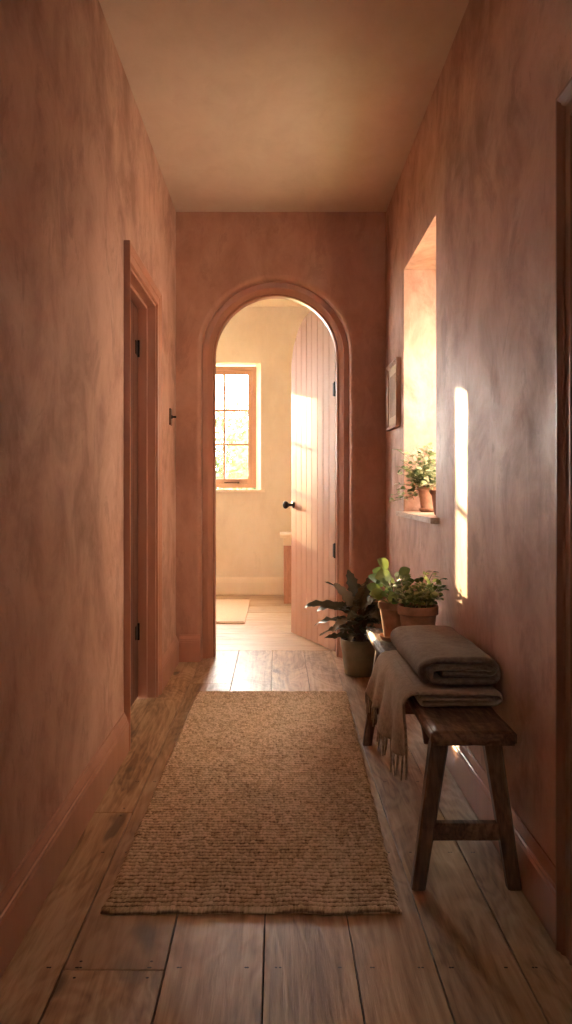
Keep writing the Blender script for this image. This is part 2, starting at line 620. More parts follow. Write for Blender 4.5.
prism_z(bm, [(XW1 + .001, FY1 + .0005), (hx1, yo), (hx1, 8.25), (XW1 + .001, 8.25)], ZW0, ZW1)
prism_z(bm, [(XW0 - .001, FY1 + .0005), (XW0 - .001, 8.25), (hx0, 8.25), (hx0, yo)], ZW0, ZW1)
struct(build('wall_far', bm, M['cream']))
boxes_obj('wall_far_left', [(FX0 - .2, FX0, YB2, 6.35, -.03, 2.95), (FX0 - .2, FX0, 6.95, FY1, -.03, 2.95), (FX0 - .2, FX0, 6.35, 6.95, -.03, 1.1), (FX0 - .2, FX0, 6.35, 6.95, 2.0, 2.95)], M['cream'])
boxes_obj('wall_far_right', [(FX1, FX1 + .2, YB2, FY1, -.03, 2.95)], M['cream'])
boxes_obj('ceiling_far_room', [(FX0 - .2, FX1 + .2, YB2, 8.25, FZ, 2.95)], M['cream_ceiling'])


# ------------------------------------------------------------------ baseboards
BBP = [(0, 0), (0.020, 0), (0.020, 0.104), (0.017, 0.110), (0.017, 0.116), (0.013, 0.119), (0.013, 0.124), (0.009, 0.132), (0.005, 0.139), (0.004, 0.146), (0, 0.147)]


def skirting(name, a, b, nrm, mat, sc=1.0):
    """a, b: (x, y) ends on the wall face; nrm: (x, y) direction into the room"""
    bm = bmesh.new()
    rings = []
    for p in (a, b):
        rings.append([(p[0] + nrm[0] * (q if q else -0.003), p[1] + nrm[1] * (q if q else -0.003), z * sc + 0.0012) for q, z in BBP])
    loft(bm, rings)
    return struct(build(name, bm, mat))


CWd = 0.066   # casing width
skirting('baseboard_left', (XL, YN), (XL, LD0 - CWd), (1, 0), M['trim'])
skirting('baseboard_left', (XL, LD1 + CWd), (XL, YB), (1, 0), M['trim'])
skirting('baseboard_right', (XR, RD1 + CWd), (XR, YB), (-1, 0), M['trim'])
skirting('baseboard_right', (XR, YN), (XR, RD0 - CWd), (-1, 0), M['trim'])
skirting('baseboard_back', (XL + .02, YB), (ACX - ARO - 0.004, YB), (0, -1), M['trim'], 1.05)
skirting('baseboard_back', (ACX + ARO + 0.004, YB), (XR - .02, YB), (0, -1), M['trim'], 1.05)
skirting('baseboard_far', (FX0, FY1), (FX1, FY1), (0, -1), M['cream_trim'], 1.12)
skirting('baseboard_far_left', (FX0, YB2), (FX0, FY1 - .025), (1, 0), M['cream_trim'], 1.12)
skirting('baseboard_far_right', (FX1, YB2), (FX1, FY1 - .025), (-1, 0), M['cream_trim'], 1.12)

# ------------------------------------------------------------------ door casings on the side walls
CP = [(0, 0), (0, 0.012), (0.004, 0.015), (0.010, 0.015), (0.014, 0.011), (0.060, 0.012), (0.066, 0.017), (0.074, 0.020), (0.080, 0.016), (0.086, 0.019), (0.098, 0.024), (0.108, 0.024), (0.110, 0.021), (0.110, 0)]


CP = [(w * 0.6, p) for w, p in CP]


def casing(name, xw, sgn, y0, y1, zt, mat):
    """U-shaped moulding round an opening; sgn = +1 sticks out towards +x"""
    bm = bmesh.new()
    rings = []
    for w, p in CP:
        x = xw + sgn * (p if p else -0.003)
        rings.append([(x, y0 - w, 0.001), (x, y0 - w, zt + w), (x, y1 + w, zt + w), (x, y1 + w, 0.001)])
    R = [[bm.verts.new(p) for p in r] for r in rings]
    n = len(R)
    for i in range(n):
        a, b = R[i], R[(i + 1) % n]
        for k in range(3):
            bm.faces.new((a[k], a[k + 1], b[k + 1], b[k]))
    bm.faces.new([r[0] for r in R])
    bm.faces.new([r[3] for r in R])
    return struct(build(name, bm, mat))


casing('trim_2', XL, 1, LD0, LD1, LDZ, M['trim'])
casing('trim_3', XR, -1, RD0, RD1, RDZ, M['right_trim'])


def lining(name, x0, x1, y0, y1, zt, th, mat, stops):
    """jambs and head lining the opening, with rebate steps"""
    bm = bmesh.new()
    for (a, b, t_) in [(x0, x1, th)] + stops:
        e = 0.0005
        box(bm, a, b, y0, y0 + t_, 0.001, zt, 0.001)
        box(bm, a, b, y1 - t_, y1, 0.001, zt, 0.001)
        box(bm, a, b, y0 + t_ + e, y1 - t_ - e, zt - t_, zt, 0.001)
    return struct(build(name, bm, mat))


lining('trim_4', XL - 0.20, XL + 0.003, LD0, LD1, LDZ, 0.012, M['trim'], [(XL - 0.078, XL - 0.036, 0.026)])
lining('trim_5', XR - 0.003, XR + 0.2, RD0, RD1, RDZ, 0.012, M['right_trim'], [(XR + 0.05, XR + 0.09, 0.026)])


def plank_leaf(bm, w, z0, zs, r, th, nb, gap=0.005):
    """board door in local coords: u along x from 0 (hinge) to w, thickness along y (-th/2..th/2). r: arch radius or None"""
    def top(u):
        if r is None:
            return zs
        return zs + math.sqrt(max(0, r * r - (u - w / 2) ** 2))

    def slab(u0, u1, ya, yb, n, dz=0):
        us = [u0 + (u1 - u0) * k / n for k in range(n + 1)]
        if r is not None:   # denser near the shoulders
            us = [w / 2 - r * math.cos(math.acos(max(-1, min(1, (w / 2 - u0) / r))) + (math.acos(max(-1, min(1, (w / 2 - u1) / r))) - math.acos(max(-1, min(1, (w / 2 - u0) / r)))) * k / n) for k in range(n + 1)]
        poly = [(u0, z0), (u1, z0)] + [(u, top(u) - dz) for u in reversed(us)]
        loft(bm, [[(u, ya, z) for u, z in poly], [(u, yb, z) for u, z in poly]])
    slab(0.0, w, -th / 2 + .006, th / 2 - .006, 32, 0.001)
    bw = w / nb
    for i in range(nb):
        u0 = i * bw + (gap / 2 if i else 0)
        u1 = (i + 1) * bw - (gap / 2 if i < nb - 1 else 0)
        for s in (-1, 1):
            ya, yb = s * (th / 2 - .006), s * th / 2
            slab(u0, u1, min(ya, yb), max(ya, yb), 8)


# arched door, hung on the right of the arch, standing open
HX, HY, WD = 0.372, 5.165, 0.735
ang = math.atan2(5.870 - HY, 0.112 - HX)
door = bpy.data.objects.new('door_1', None)
COL.objects.link(door)
struct(door)
door.location = (HX, HY, 0)
door.rotation_euler = (0, 0, ang)
bm = bmesh.new()
plank_leaf(bm, WD, 0.008, AZS + 0.004, WD / 2, 0.042, 8, 0.006)
build('door_leaf', bm, M['door_paint'], door)
for zz in (0.62, 1.60):
    bm = bmesh.new()
    tube(bm, [(-0.004, 0.026, zz - .045), (-0.004, 0.026, zz + .045)], 0.006, 10)
    box(bm, 0.0, 0.03, 0.0212, 0.0235, zz - .04, zz + .04)
    build('hinge', bm, M['iron'], door)
bm = bmesh.new()
for s in (1, -1):
    prf = [(0.001, 0.0), (0.024, 0.0), (0.024, 0.005), (0.010, 0.009), (0.009, 0.034), (0.016, 0.040), (0.0245, 0.050), (0.027, 0.060), (0.022, 0.070), (0.010, 0.075), (0.001, 0.076)]
    rings = [[(WD - 0.045 + r * math.cos(2 * PI * k / 24), s * (0.0215 + d), 0.885 + r * math.sin(2 * PI * k / 24)) for k in range(24)] for r, d in prf]
    loft(bm, rings)
build('door_knob', bm, M['iron'], door, True)

# left door, closed, hinged on its far jamb
door = bpy.data.objects.new('door_2', None)
COL.objects.link(door)
struct(door)
door.location = (XL - 0.101, LD1 - 0.014, 0)
door.rotation_euler = (0, 0, -PI / 2)
bm = bmesh.new()
plank_leaf(bm, LD1 - LD0 - 0.028, 0.008, LDZ - 0.016, None, 0.042, 6, 0.005)
build('door_leaf', bm, M['dark_door'], door)
for zz in (0.32, 1.66):
    bm = bmesh.new()
    tube(bm, [(0.020, 0.027, zz - .04), (0.020, 0.027, zz + .04)], 0.0055, 10)
    box(bm, 0.020, 0.075, 0.0212, 0.0245, zz - .032, zz + .032)
    build('hinge', bm, M['iron'], door)
bm = bmesh.new()
prf = [(0.001, 0.0), (0.022, 0.0), (0.022, 0.004), (0.009, 0.008), (0.008, 0.03), (0.022, 0.042), (0.025, 0.052), (0.018, 0.062), (0.001, 0.065)]
loft(bm, [[(LD1 - LD0 - 0.085 + r * math.cos(2 * PI * k / 20), 0.0215 + d, 0.9 + r * math.sin(2 * PI * k / 20)) for k in range(20)] for r, d in prf])
build('door_knob', bm, M['iron'], door, True)
# right near door, closed
door = bpy.data.objects.new('door_3', None)
COL.objects.link(door)
struct(door)
door.location = (XR + 0.114, RD0 + 0.014, 0)
door.rotation_euler = (0, 0, PI / 2)
bm = bmesh.new()
plank_leaf(bm, RD1 - RD0 - 0.028, 0.008, RDZ - 0.016, None, 0.042, 6, 0.005)
build('door_leaf', bm, M['dark_door'], door)
bm = bmesh.new()
loft(bm, [[(0.06 + r * math.cos(2 * PI * k / 20), 0.0215 + d, 0.9 + r * math.sin(2 * PI * k / 20)) for k in range(20)] for r, d in prf])
build('door_knob', bm, M['iron'], door, True)


# ------------------------------------------------------------------ windows
def window(name, origin, rz, x0, x1, z0, z1, xg, zg, mat, fw=0.045):
    """frame in local xz plane at origin; xg, zg: glass-bar centre lines incl. glass edges"""
    o = bpy.data.objects.new(name, None)
    COL.objects.link(o)
    struct(o)
    o.location = origin
    o.rotation_euler = (0, 0, rz)
    a, b, c, d = xg[0], xg[-1], zg[0], zg[-1]
    bm = bmesh.new()
    y0, y1 = 0.0, 0.07
    m_ = fw * 0.85
    box(bm, x0, x0 + m_, y0, y1, z0, z1, .003)
    box(bm, x1 - m_, x1, y0, y1, z0, z1, .003)
    box(bm, x0 + m_, x1 - m_, y0, y1, z1 - m_, z1, .003)
    box(bm, x0 + m_, x1 - m_, y0, y1, z0, z0 + m_, .003)
    build('window_frame', bm, mat, o)
    bm = bmesh.new()
    y0, y1 = 0.012, 0.055
    e = 0.001
    box(bm, x0 + m_ + e, a, y0, y1, z0 + m_ + e, z1 - m_ - e, .003)
    box(bm, b, x1 - m_ - e, y0, y1, z0 + m_ + e, z1 - m_ - e, .003)
    box(bm, a, b, y0, y1, d, z1 - m_ - e, .003)
    box(bm, a, b, y0, y1, z0 + m_ + e, c, .003)
    build('sash', bm, mat, o)
    bm = bmesh.new()
    for x in xg[1:-1]:
        box(bm, x - .011, x + .011, y0 + .003, y1 - .004, c, d, .002)
    for z in zg[1:-1]:
        box(bm, a, b, y0 + .006, y1 - .007, z - .011, z + .011, .002)
    build('glazing_bars', bm, mat, o)
    bm = bmesh.new()
    box(bm, a - .003, b + .003, 0.030, 0.034, c - .003, d + .003)
    build('pane', bm, M['glass'], o)
    return o


M['win_paint'] = painted('window_frame_paint', (0.50, 0.27, 0.165), (0.56, 0.32, 0.20), 0.4)
w1 = window('window_1', (0, 8.065, 0), 0, -0.985, -0.197, 1.0, 2.155, [-0.915, -0.716, -0.501, -0.276], [1.088, 1.412, 1.738, 2.077], M['win_paint'])
bm = bmesh.new()
box(bm, -0.50, -0.36, -0.012, 0.010, 1.046, 1.056, .003)
box(bm, -0.375, -0.355, -0.018, 0.010, 1.042, 1.060, .003)
build('window_handle', bm, M['bronze'], w1)
bm = bmesh.new()
box(bm, -1.11, -0.115, FY1 - 0.035, FY1 + .10, 0.960, 0.986, .005)
struct(build('trim_6', bm, M['cream_trim']))
w4 = window('window_added_4', (0, 8.065, 0), 0, WX0, WX1, WZ0, WZ1, [WX0 + .07, -1.82, WX1 - .07], [1.07, 1.49, 1.91, 2.32], M['win_paint'])  # added to let the sun strip onto the hall wall
# added side window, out of view, brightens the far room
w2 = window('window_added_2', (FX0 - 0.06, 6.35, 0), PI / 2, 0.0, 0.60, 1.1, 2.0, [0.07, 0.30, 0.53], [1.17, 1.55, 1.93], M['win_paint'])
# hallway niche window
w3 = window('window_3', (XR + 0.27, NY1, 0), -PI / 2, 0.0, NY1 - NY0, NZ0, NZ1, [0.08, 0.424, 0.768], [0.95, 1.30, 1.65, 2.0], M['win_paint'])
window('window_added_5', (0, YN - 0.12, 0), 0, NW[0], NW[1], NW[2], NW[3], [NW[0] + .06, -0.01, NW[1] - .06], [NW[2] + .06, NW[3] - .06], M['win_paint'])  # added high window behind the camera, gives weak fill light
# niche sill board
bm = bmesh.new()
pl = [(XR + 0.262, NY0), (XR - 0.0005, NY0), (XR - 0.0005, NY0 - 0.07), (XR - 0.034, NY0 - 0.07), (XR - 0.034, NY1 + 0.05), (XR - 0.0005, NY1 + 0.05), (XR - 0.0005, NY1), (XR + 0.262, NY1)]
prism_z(bm, pl, NZ0 + .0005, NZ0 + .023)
sill = struct(build('trim_7', bm, M['sill_wood']))
SZ = NZ0 + 0.0232

# ------------------------------------------------------------------ garden outside
bm = bmesh.new()
box(bm, -9, 9, 8.25, 30, -0.4, -0.3)
struct(build('ground', bm, M['grass']))
bm = bmesh.new()
box(bm, 2.6, 2.85, 0.5, 7.0, -0.4, 4.2, .01)  # unseen wall added to hold sky light back from the niche window
box(bm, 2.57, 2.88, 0.5, 7.0, 4.2, 4.28, .01)
struct(build('wall_sky_blocker', bm, M['stone']))
bm = bmesh.new()
box(bm, 0.94, 4.0, -2, 8.2, -0.4, -0.3)
struct(build('ground', bm, M['grass']))


def leaf_cloud(n, centre, rad, size, seed):
    r = random.Random(seed)
    V, Fc, A = [], [], []
    for i in range(n):
        while True:
            p = Vector((r.uniform(-1, 1), r.uniform(-1, 1), r.uniform(-1, 1)))
            if 0.3 < p.length < 1:
                break
        nz = noise.noise(p * 2.3 + Vector((seed, 0, 0)))
        p = Vector((p.x * rad[0], p.y * rad[1], p.z * rad[2])) * (1 + 0.5 * nz) + Vector(centre)
        d = Vector((r.uniform(-1, 1), r.uniform(-1, 1), r.uniform(-1, 1))).normalized()
        u = d.orthogonal().normalized()
        s = size * r.uniform(.6, 1.3)
        b = len(V)
        V += [p, p + d * s * .5 + u * s * .3, p + d * s, p + d * s * .5 - u * s * .3]
        Fc.append((b, b + 1, b + 2, b + 3))
        A.append(r.random())
    me = bpy.data.meshes.new('foliage')
    me.from_pydata([tuple(v) for v in V], [], Fc)
    at = me.attributes.new('leafrand', 'FLOAT', 'FACE')
    at.data.foreach_set('value', A)
    return me


for nm, c, rd, n, sd_, lab in (('garden_shrub', (-0.42, 12.2, 0.75), (0.34, 0.5, 1.0), 2600, 3, 'leafy green shrub outside the far window, lower right panes'),
                             ('garden_tree', (-0.75, 19.0, 1.1), (0.95, 1.0, 1.7), 5000, 5, 'pale hazy tree far behind the shrub outside the far window')):
    o = empty(nm, (c[0], c[1], -0.3), lab, 'shrub' if nm == 'garden_shrub' else 'tree')
    me = leaf_cloud(n, (0, 0, c[2] + 0.3), rd, 0.085 if n < 3000 else 0.14, sd_)
    link('foliage', me, M['leaf_garden'], o)
    bm = bmesh.new()
    tube(bm, [(0, 0, 0), (0.03, 0.02, c[2] * .5 + .2), (-0.02, 0, c[2] + 0.6)], [0.05, 0.04, 0.02], 8)
    build('trunk', bm, M['brown_stem'], o, True)

# ------------------------------------------------------------------ rug
def make_rug():
    x0, x1, y0, y1 = -0.412, 0.292, 1.992, 4.135
    nx, ny = 236, 960
    pitch = 0.0195
    U, Vv = np.meshgrid(np.linspace(0, 1, nx), np.linspace(0, 1, ny))
    w, l = x1 - x0, y1 - y0
    X = U * w
    Y = Vv * l
    # hand-made waviness
    def sm(n, k, amp):
        a = rng.normal(size=n + 2 * k)
        ker = np.hanning(2 * k + 1)
        ker /= ker.sum()
        b = np.convolve(a, ker, mode='valid')[:n]
        return b / (np.abs(b).max() + 1e-9) * amp
    edgeL, edgeR = sm(ny, 14, 0.004), sm(ny, 14, 0.004)
    endN, endF = sm(nx, 16, 0.003), sm(nx, 16, 0.003)
    rowshift = sm(nx, 20, 0.003)
    ph = (Y + rowshift[None, :] + 0.0016 * np.sin(X * 37 + Y * 11)) / pitch
    row = np.floor(ph)
    rib = np.abs(np.sin(PI * ph)) ** 0.6
    knot_pitch = 0.0125
    jit = (np.sin(row * 12.9898) * 43758.5453) % 1.0
    kx = X / knot_pitch + jit
    knot = np.abs(np.sin(PI * kx)) ** 0.8
    cell = (np.sin(row * 78.233 + np.floor(kx) * 37.719) * 43758.5453) % 1.0
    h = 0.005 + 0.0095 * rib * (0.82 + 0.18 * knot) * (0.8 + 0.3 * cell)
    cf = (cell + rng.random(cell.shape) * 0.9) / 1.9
    shade = 0.22 + 0.75 * cf * np.clip(rib * 1.1, 0, 1) ** 1.5 - 0.35 * (rib < 0.58)  # random knot tone; shade between the ribs is painted in
    h = h + rng.normal(size=h.shape) * 0.0002
    edge = np.minimum(np.minimum(X, w - X), np.minimum(Y, l - Y))
    h = h * np.clip(edge / 0.008, 0.12, 1) ** 0.5
    Xs = x0 + X + 0.037 * Vv + 0.010 * (U - 0.5) * 2 * Vv + edgeL[:, None] * (1 - U) + edgeR[:, None] * U
    # near edge slightly wider at the far end as photographed, rows a little skewed
    Ys = y0 + Y + endN[None, :] * (1 - Vv) + endF[None, :] * Vv
    co = np.stack([Xs, Ys, h + 0.001], -1).reshape(-1, 3)
    idx = np.arange(nx * ny).reshape(ny, nx)
    q = np.stack([idx[:-1, :-1], idx[:-1, 1:], idx[1:, 1:], idx[1:, :-1]], -1).reshape(-1, 4)
    me = bpy.data.meshes.new('rug')
    # skirt + bottom
    border = np.concatenate([idx[0, :], idx[1:, -1], idx[-1, -2::-1], idx[-2:0:-1, 0]])
    bco = co[border].copy()
    bco[:, 2] = 0.0012
    n0 = len(co)
    co = np.concatenate([co, bco])
    nb = len(border)
    k = np.arange(nb)
    sk = np.stack([border[k], n0 + k, n0 + (k + 1) % nb, border[(k + 1) % nb]], -1)
    faces = q.tolist() + sk.tolist() + [list(range(n0 + nb - 1, n0 - 1, -1))]
    me.from_pydata(co.tolist(), [], faces)
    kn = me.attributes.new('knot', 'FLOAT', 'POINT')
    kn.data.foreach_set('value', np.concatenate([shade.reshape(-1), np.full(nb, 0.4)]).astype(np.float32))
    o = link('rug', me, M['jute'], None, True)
    tag(o, 'long ribbed natural jute rug down the middle of the hallway floorboards', 'rug')


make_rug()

# pale mat in the far room
bm = bmesh.new()
nx, ny = 30, 60
x0, x1, y0, y1 = -0.86, -0.236, 6.25, 7.60
box(bm, x0, x1, y0, y1, 0.0014, 0.012, .004)
mt = build('door_mat', bm, M['mat'])
tag(mt, 'flat cream mat on the far room floor below the window', 'mat')
for yy in (y0 + .02, y1 - .032):
    bm = bmesh.new()
    box(bm, x0 + .01, x1 - .01, yy, yy + .012, 0.0122, 0.0145, .001)
    build('mat_border', bm, M['wool_brown'], mt)

# ------------------------------------------------------------------ bench
BX0, BX1, BY0, BY1, BZ = 0.380, 0.588, 2.075, 3.625, 0.403
bench = empty('bench', ((BX0 + BX1) / 2, (BY0 + BY1) / 2, 0), 'rustic dark wooden bench with splayed legs against the right wall', 'bench')
bo = bench.location


def L(p):
    return Vector(p) - bo


# worn seat plank
bm = bmesh.new()
nx, ny = 10, 60
th = 0.034
top, bot = [], []
for j in range(ny + 1):
    rt, rb = [], []
    v = j / ny
    for i in range(nx + 1):
        u = i / nx
        x = BX0 + (BX1 - BX0) * u
        y = BY0 + (BY1 - BY0) * v
        e = min(u, 1 - u)
        if i in (0, nx):
            x += 0.004 * noise.noise(Vector((u * 9, y * 7, 1)))
        if j in (0, ny):
            y += 0.003 * noise.noise(Vector((x * 30, v * 3, 4)))
        z = BZ + 0.0018 * noise.noise(Vector((x * 14, y * 5, 0))) - 0.0025 * math.exp(-((u - .5) / .3) ** 2)
        rt.append(bm.verts.new(L((x, y, z))))
        rb.append(bm.verts.new(L((x, y, BZ - th + 0.001 * noise.noise(Vector((x * 10, y * 4, 7)))))))
    top.append(rt)
    bot.append(rb)
for j in range(ny):
    for i in range(nx):
        bm.faces.new((top[j][i], top[j][i + 1], top[j + 1][i + 1], top[j + 1][i]))
        bm.faces.new((bot[j][i], bot[j + 1][i], bot[j + 1][i + 1], bot[j][i + 1]))
    bm.faces.new((top[j][0], top[j + 1][0], bot[j + 1][0], bot[j][0]))
    bm.faces.new((top[j][nx], bot[j][nx], bot[j + 1][nx], top[j + 1][nx]))
for i in range(nx):
    bm.faces.new((top[0][i], bot[0][i], bot[0][i + 1], top[0][i + 1]))
    bm.faces.new((top[ny][i], top[ny][i + 1], bot[ny][i + 1], bot[ny][i]))
bmesh.ops.recalc_face_normals(bm, faces=bm.faces)
es = [e for e in bm.edges if e.calc_face_angle(0) > 1.0]
bmesh.ops.bevel(bm, geom=es, offset=0.0055, segments=3, affect='EDGES')
build('seat', bm, M['bench'], bench, True)


def leg(bm, p0, p1, w0, w1, d0, d1):
    """square leg from foot p0 to top p1 (world), slightly irregular"""
    rings = []
    n = 10
    for k in range(n + 1):
        t_ = k / n
        p = Vector(p0).lerp(Vector(p1), t_)
        hw = (w0 + (w1 - w0) * t_) / 2 * (1 + 0.06 * noise.noise(Vector((t_ * 4, p0[0] * 9, p0[1]))))
        hd = (d0 + (d1 - d0) * t_) / 2
        c = 0.005
        ring = [(-hw + c, -hd), (hw - c, -hd), (hw, -hd + c), (hw, hd - c), (hw - c, hd), (-hw + c, hd), (-hw, hd - c), (-hw, -hd + c)]
        rings.append([L(p + Vector((a, b, 0))) for a, b in ring])
    loft(bm, rings)


ZT = BZ - th - 0.0005
for (fx, fy, tx, ty) in ((0.352, 2.125, 0.415, 2.17), (0.592, 2.125, 0.545, 2.17), (0.350, 3.31, 0.415, 3.36), (0.592, 3.33, 0.545, 3.38)):
    bm = bmesh.new()
    leg(bm, (fx, fy, 0.001), (tx, ty, ZT), 0.034, 0.044, 0.034, 0.044)
    build('leg', bm, M['bench_leg'], bench)
for y in (2.140, 3.33):
    bm = bmesh.new()
    box(bm, *(0.385 - bo.x, 0.570 - bo.x, y - .012 - bo.y, y + .014 - bo.y, 0.116, 0.160), .004)
    build('stretcher', bm, M['bench'], bench)


# ------------------------------------------------------------------ blankets
def ribbon_blanket(name, path, th, y0, y1, seed, mat, parent, org, amp=0.006, ny=46, skew=0.0):
    """folded cloth: cross-section follows path in the x-z plane, extruded along y"""
    # densify path with Catmull-Rom
    P = [Vector((p[0], p[1])) for p in path]
    Q = []
    for i in range(len(P) - 1):
        p0, p1, p2, p3 = P[max(i - 1, 0)], P[i], P[i + 1], P[min(i + 2, len(P) - 1)]
        for k in range(6):
            t_ = k / 6
            Q.append(0.5 * ((2 * p1) + (-p0 + p2) * t_ + (2 * p0 - 5 * p1 + 4 * p2 - p3) * t_ ** 2 + (-p0 + 3 * p1 - 3 * p2 + p3) * t_ ** 3))
    Q.append(P[-1])
    n = len(Q)
    bm = bmesh.new()
    rings = []
    zmin = min(q.y for q in Q) - th / 2
    for j in range(ny + 1):
        v = j / ny
        y = y0 + (y1 - y0) * v
        endr = min(1.0, (min(v, 1 - v) * (y1 - y0) / (th * 0.5))) if min(v, 1 - v) * (y1 - y0) < th * .5 else 1.0
        tt = th * max(0.35, math.sqrt(max(0, 1 - (1 - endr) ** 2)))
        A, B = [], []
        for i, q in enumerate(Q):
            d = (Q[min(i + 1, n - 1)] - Q[max(i - 1, 0)]).normalized()
            nn = Vector((-d.y, d.x))
            s = i / n
            o1 = noise.noise(Vector((q.x * 9 + seed, y * 8, q.y * 12))) * amp
            o2 = noise.noise(Vector((q.x * 26 + seed, y * 20, 3))) * amp * 0.35
            yy = y + noise.noise(Vector((s * 7, seed, 0))) * 0.014 * (1 if v > .5 else 1)
            sx = skew * (y - y0)
            hgt = (q.y - zmin)
            k = min(1, hgt / 0.03)
            base = Vector((q.x + sx + o1 * .5, q.y + (o1 + o2) * k))
            a = base + nn * tt / 2
            b = base - nn * tt / 2
            A.append(Vector((a.x, yy, max(a.y, zmin))) - org)
            B.append(Vector((b.x, yy, max(b.y, zmin))) - org)
        rings.append(A + list(reversed(B)))
    loft(bm, rings)
    return build(name, bm, mat, parent, True)


z0 = BZ + 0.0015
# lower blanket: brown, doubled over, with one end hanging over the bench edge
org = Vector((0.50, 2.62, BZ))
bl = empty('folded_blanket', org, 'brown wool blanket with fringed end draped over the bench edge', 'blanket')
t1 = 0.0125
path = [(0.590, z0 + .020), (0.50, z0 + .0195), (0.43, z0 + .0195), (0.400, z0 + .020), (0.392, z0 + .0125), (0.402, z0 + .0065),
        (0.45, z0 + .0063), (0.54, z0 + .0063), (0.590, z0 + .0063), (0.608, z0 + .013), (0.612, z0 + .024), (0.600, z0 + .0345), (0.55, z0 + .0345), (0.47, z0 + .0345), (0.41, z0 + .0345), (0.388, z0 + .032)]
ribbon_blanket('folds', path, t1, 2.305, 2.93, 2.0, M['wool_brown'], bl, org, 0.003)


# drape: a sheet leaving the fold at the bench edge and hanging down
def drape():
    nu, nv = 60, 34
    bm = bmesh.new()
    F_, B_ = [], []
    tip = []
    for i in range(nu + 1):
        u = i / nu
        y = 2.325 + (2.915 - 2.325) * u
        # hem height: longest at the near side
        ln = 0.150 + 0.030 * math.exp(-((u - 0.32) / 0.15) ** 2) - 0.012 * u + 0.012 * math.sin(u * 17)
        ra, rb = [], []
        for j in range(nv + 1):
            v = j / nv
            s = v * (ln + 0.10)
            # path: over the seat, round the edge, down
            if s < 0.07:
                x = 0.448 - s
                z = z0 + 0.0362 - 0.004 * (s / 0.07) ** 2
            else:
                q = s - 0.07
                a = min(q / 0.05, 1) * PI / 2
                R_ = 0.032
                x = 0.378 - R_ * math.sin(a)
                z = z0 + 0.0322 - R_ * (1 - math.cos(a))
                if q > 0.05:
                    z -= (q - 0.05)
            hang = max(0, (s - 0.11) / 0.2)
            # pleats deepen downwards
            pl = math.sin(u * PI * 7 + 0.6 * math.sin(u * 9) + v * 0.8)
            x += hang * (0.016 * pl - 0.004 - 0.045 * u)
            yy = y + hang * (0.020 * (0.5 - u) * 2 * -1 * 0.6 + 0.012 * math.cos(u * PI * 7))
            # gather
            yy += hang * (2.62 - y) * -0.08
            x += 0.004 * noise.noise(Vector((y * 14, z * 12, 2)))
            x = min(x, 0.366) if s > 0.12 else x
            ra.append(Vector((x, yy, z)))
        F_.append(ra)
    th_ = 0.005
    vs = [[bm.verts.new(p - org) for p in r] for r in F_]
    for i in range(nu):
        for j in range(nv):
            bm.faces.new((vs[i][j], vs[i + 1][j], vs[i + 1][j + 1], vs[i][j + 1]))
    o = build('drape', bm, M['wool_brown'], bl, True)
    m_ = o.modifiers.new('thick', 'SOLIDIFY')
    m_.thickness = 0.008
    m_.offset = 0
    # fringe
    bm = bmesh.new()
    k = 0
    for i in range(0, nu + 1, 2):
        p = F_[i][-1]
        for q in range(1):
            st = p - org + Vector((0, 0, 0.004))
            ln = random.uniform(0.04, 0.075)
            dx, dy = random.uniform(-.006, .006), random.uniform(-.009, .009)
            pts = [st, st + Vector((dx * .3, dy * .3, -ln * .4)), st + Vector((dx, dy, -ln))]
            tube(bm, pts, [0.0036, 0.0034, 0.0022], 6)
    f = build('fringe', bm, M['wool_brown'], bl, True)
    f['kind'] = 'stuff'


drape()

# upper blanket: dark taupe, folded thick
org2 = Vector((0.50, 2.62, BZ + 0.045))
ub = empty('folded_blanket', org2, 'dark taupe wool blanket folded thick, lying on top of the brown one', 'blanket')
zb = z0 + 0.0475
t2 = 0.0185
path = [(0.455, zb + .031), (0.50, zb + .030), (0.56, zb + .031), (0.590, zb + .034), (0.600, zb + .042), (0.585, zb + .049), (0.54, zb + .050), (0.46, zb + .0495),
        (0.430, zb + .046), (0.424, zb + .036), (0.424, zb + .024), (0.432, zb + .013), (0.46, zb + .0095), (0.53, zb + .0093), (0.585, zb + .0095), (0.608, zb + .018),
        (0.6135, zb + .036), (0.608, zb + .056), (0.585, zb + .069), (0.53, zb + .0700), (0.46, zb + .0710), (0.425, zb + .066), (0.404, zb + .052), (0.402, zb + .034), (0.410, zb + .018), (0.418, zb + .011)]
ribbon_blanket('folds', path, t2, 2.345, 2.91, 5.0, M['wool_dark'], ub, org2, 0.005, skew=-0.012)


# ------------------------------------------------------------------ plants
def leaf_into(V, Fc, A, base, d, up, ln, wd, curl, rnd, n=5, fold=0.25, shape=1.0):
    """pointed oval leaf as a strip, 3 verts wide"""
    d = d.normalized()
    side = d.cross(up)
    if side.length < 1e-3:
        side = d.orthogonal()
    side.normalize()
    nn = side.cross(d).normalized()
    p = Vector(base)
    b0 = len(V)
    dd = d.copy()
    for k in range(n + 1):
        t_ = k / n
        w = wd * 0.5 * (math.sin(PI * min(1, t_ ** shape * 0.97 + 0.03)) ** 0.75)
        if k == n:
            w = 0.0005
        V.append(p - side * w + nn * w * fold)
        V.append(p.copy())
        V.append(p + side * w + nn * w * fold)
        dd = (dd - nn * curl / n).normalized()
        nn = side.cross(dd).normalized()
        p = p + dd * ln / n
    for k in range(n):
        a = b0 + 3 * k
        Fc.append((a, a + 1, a + 4, a + 3))
        Fc.append((a + 1, a + 2, a + 5, a + 4))
        A += [rnd, min(1, rnd + .06)]


def foliage_obj(V, Fc, A, mat, parent):
    me = bpy.data.meshes.new('foliage')
    me.from_pydata([tuple(v) for v in V], [], Fc)
    at = me.attributes.new('leafrand', 'FLOAT', 'FACE')
    at.data.foreach_set('value', A)
    return link('foliage', me, mat, parent, True)


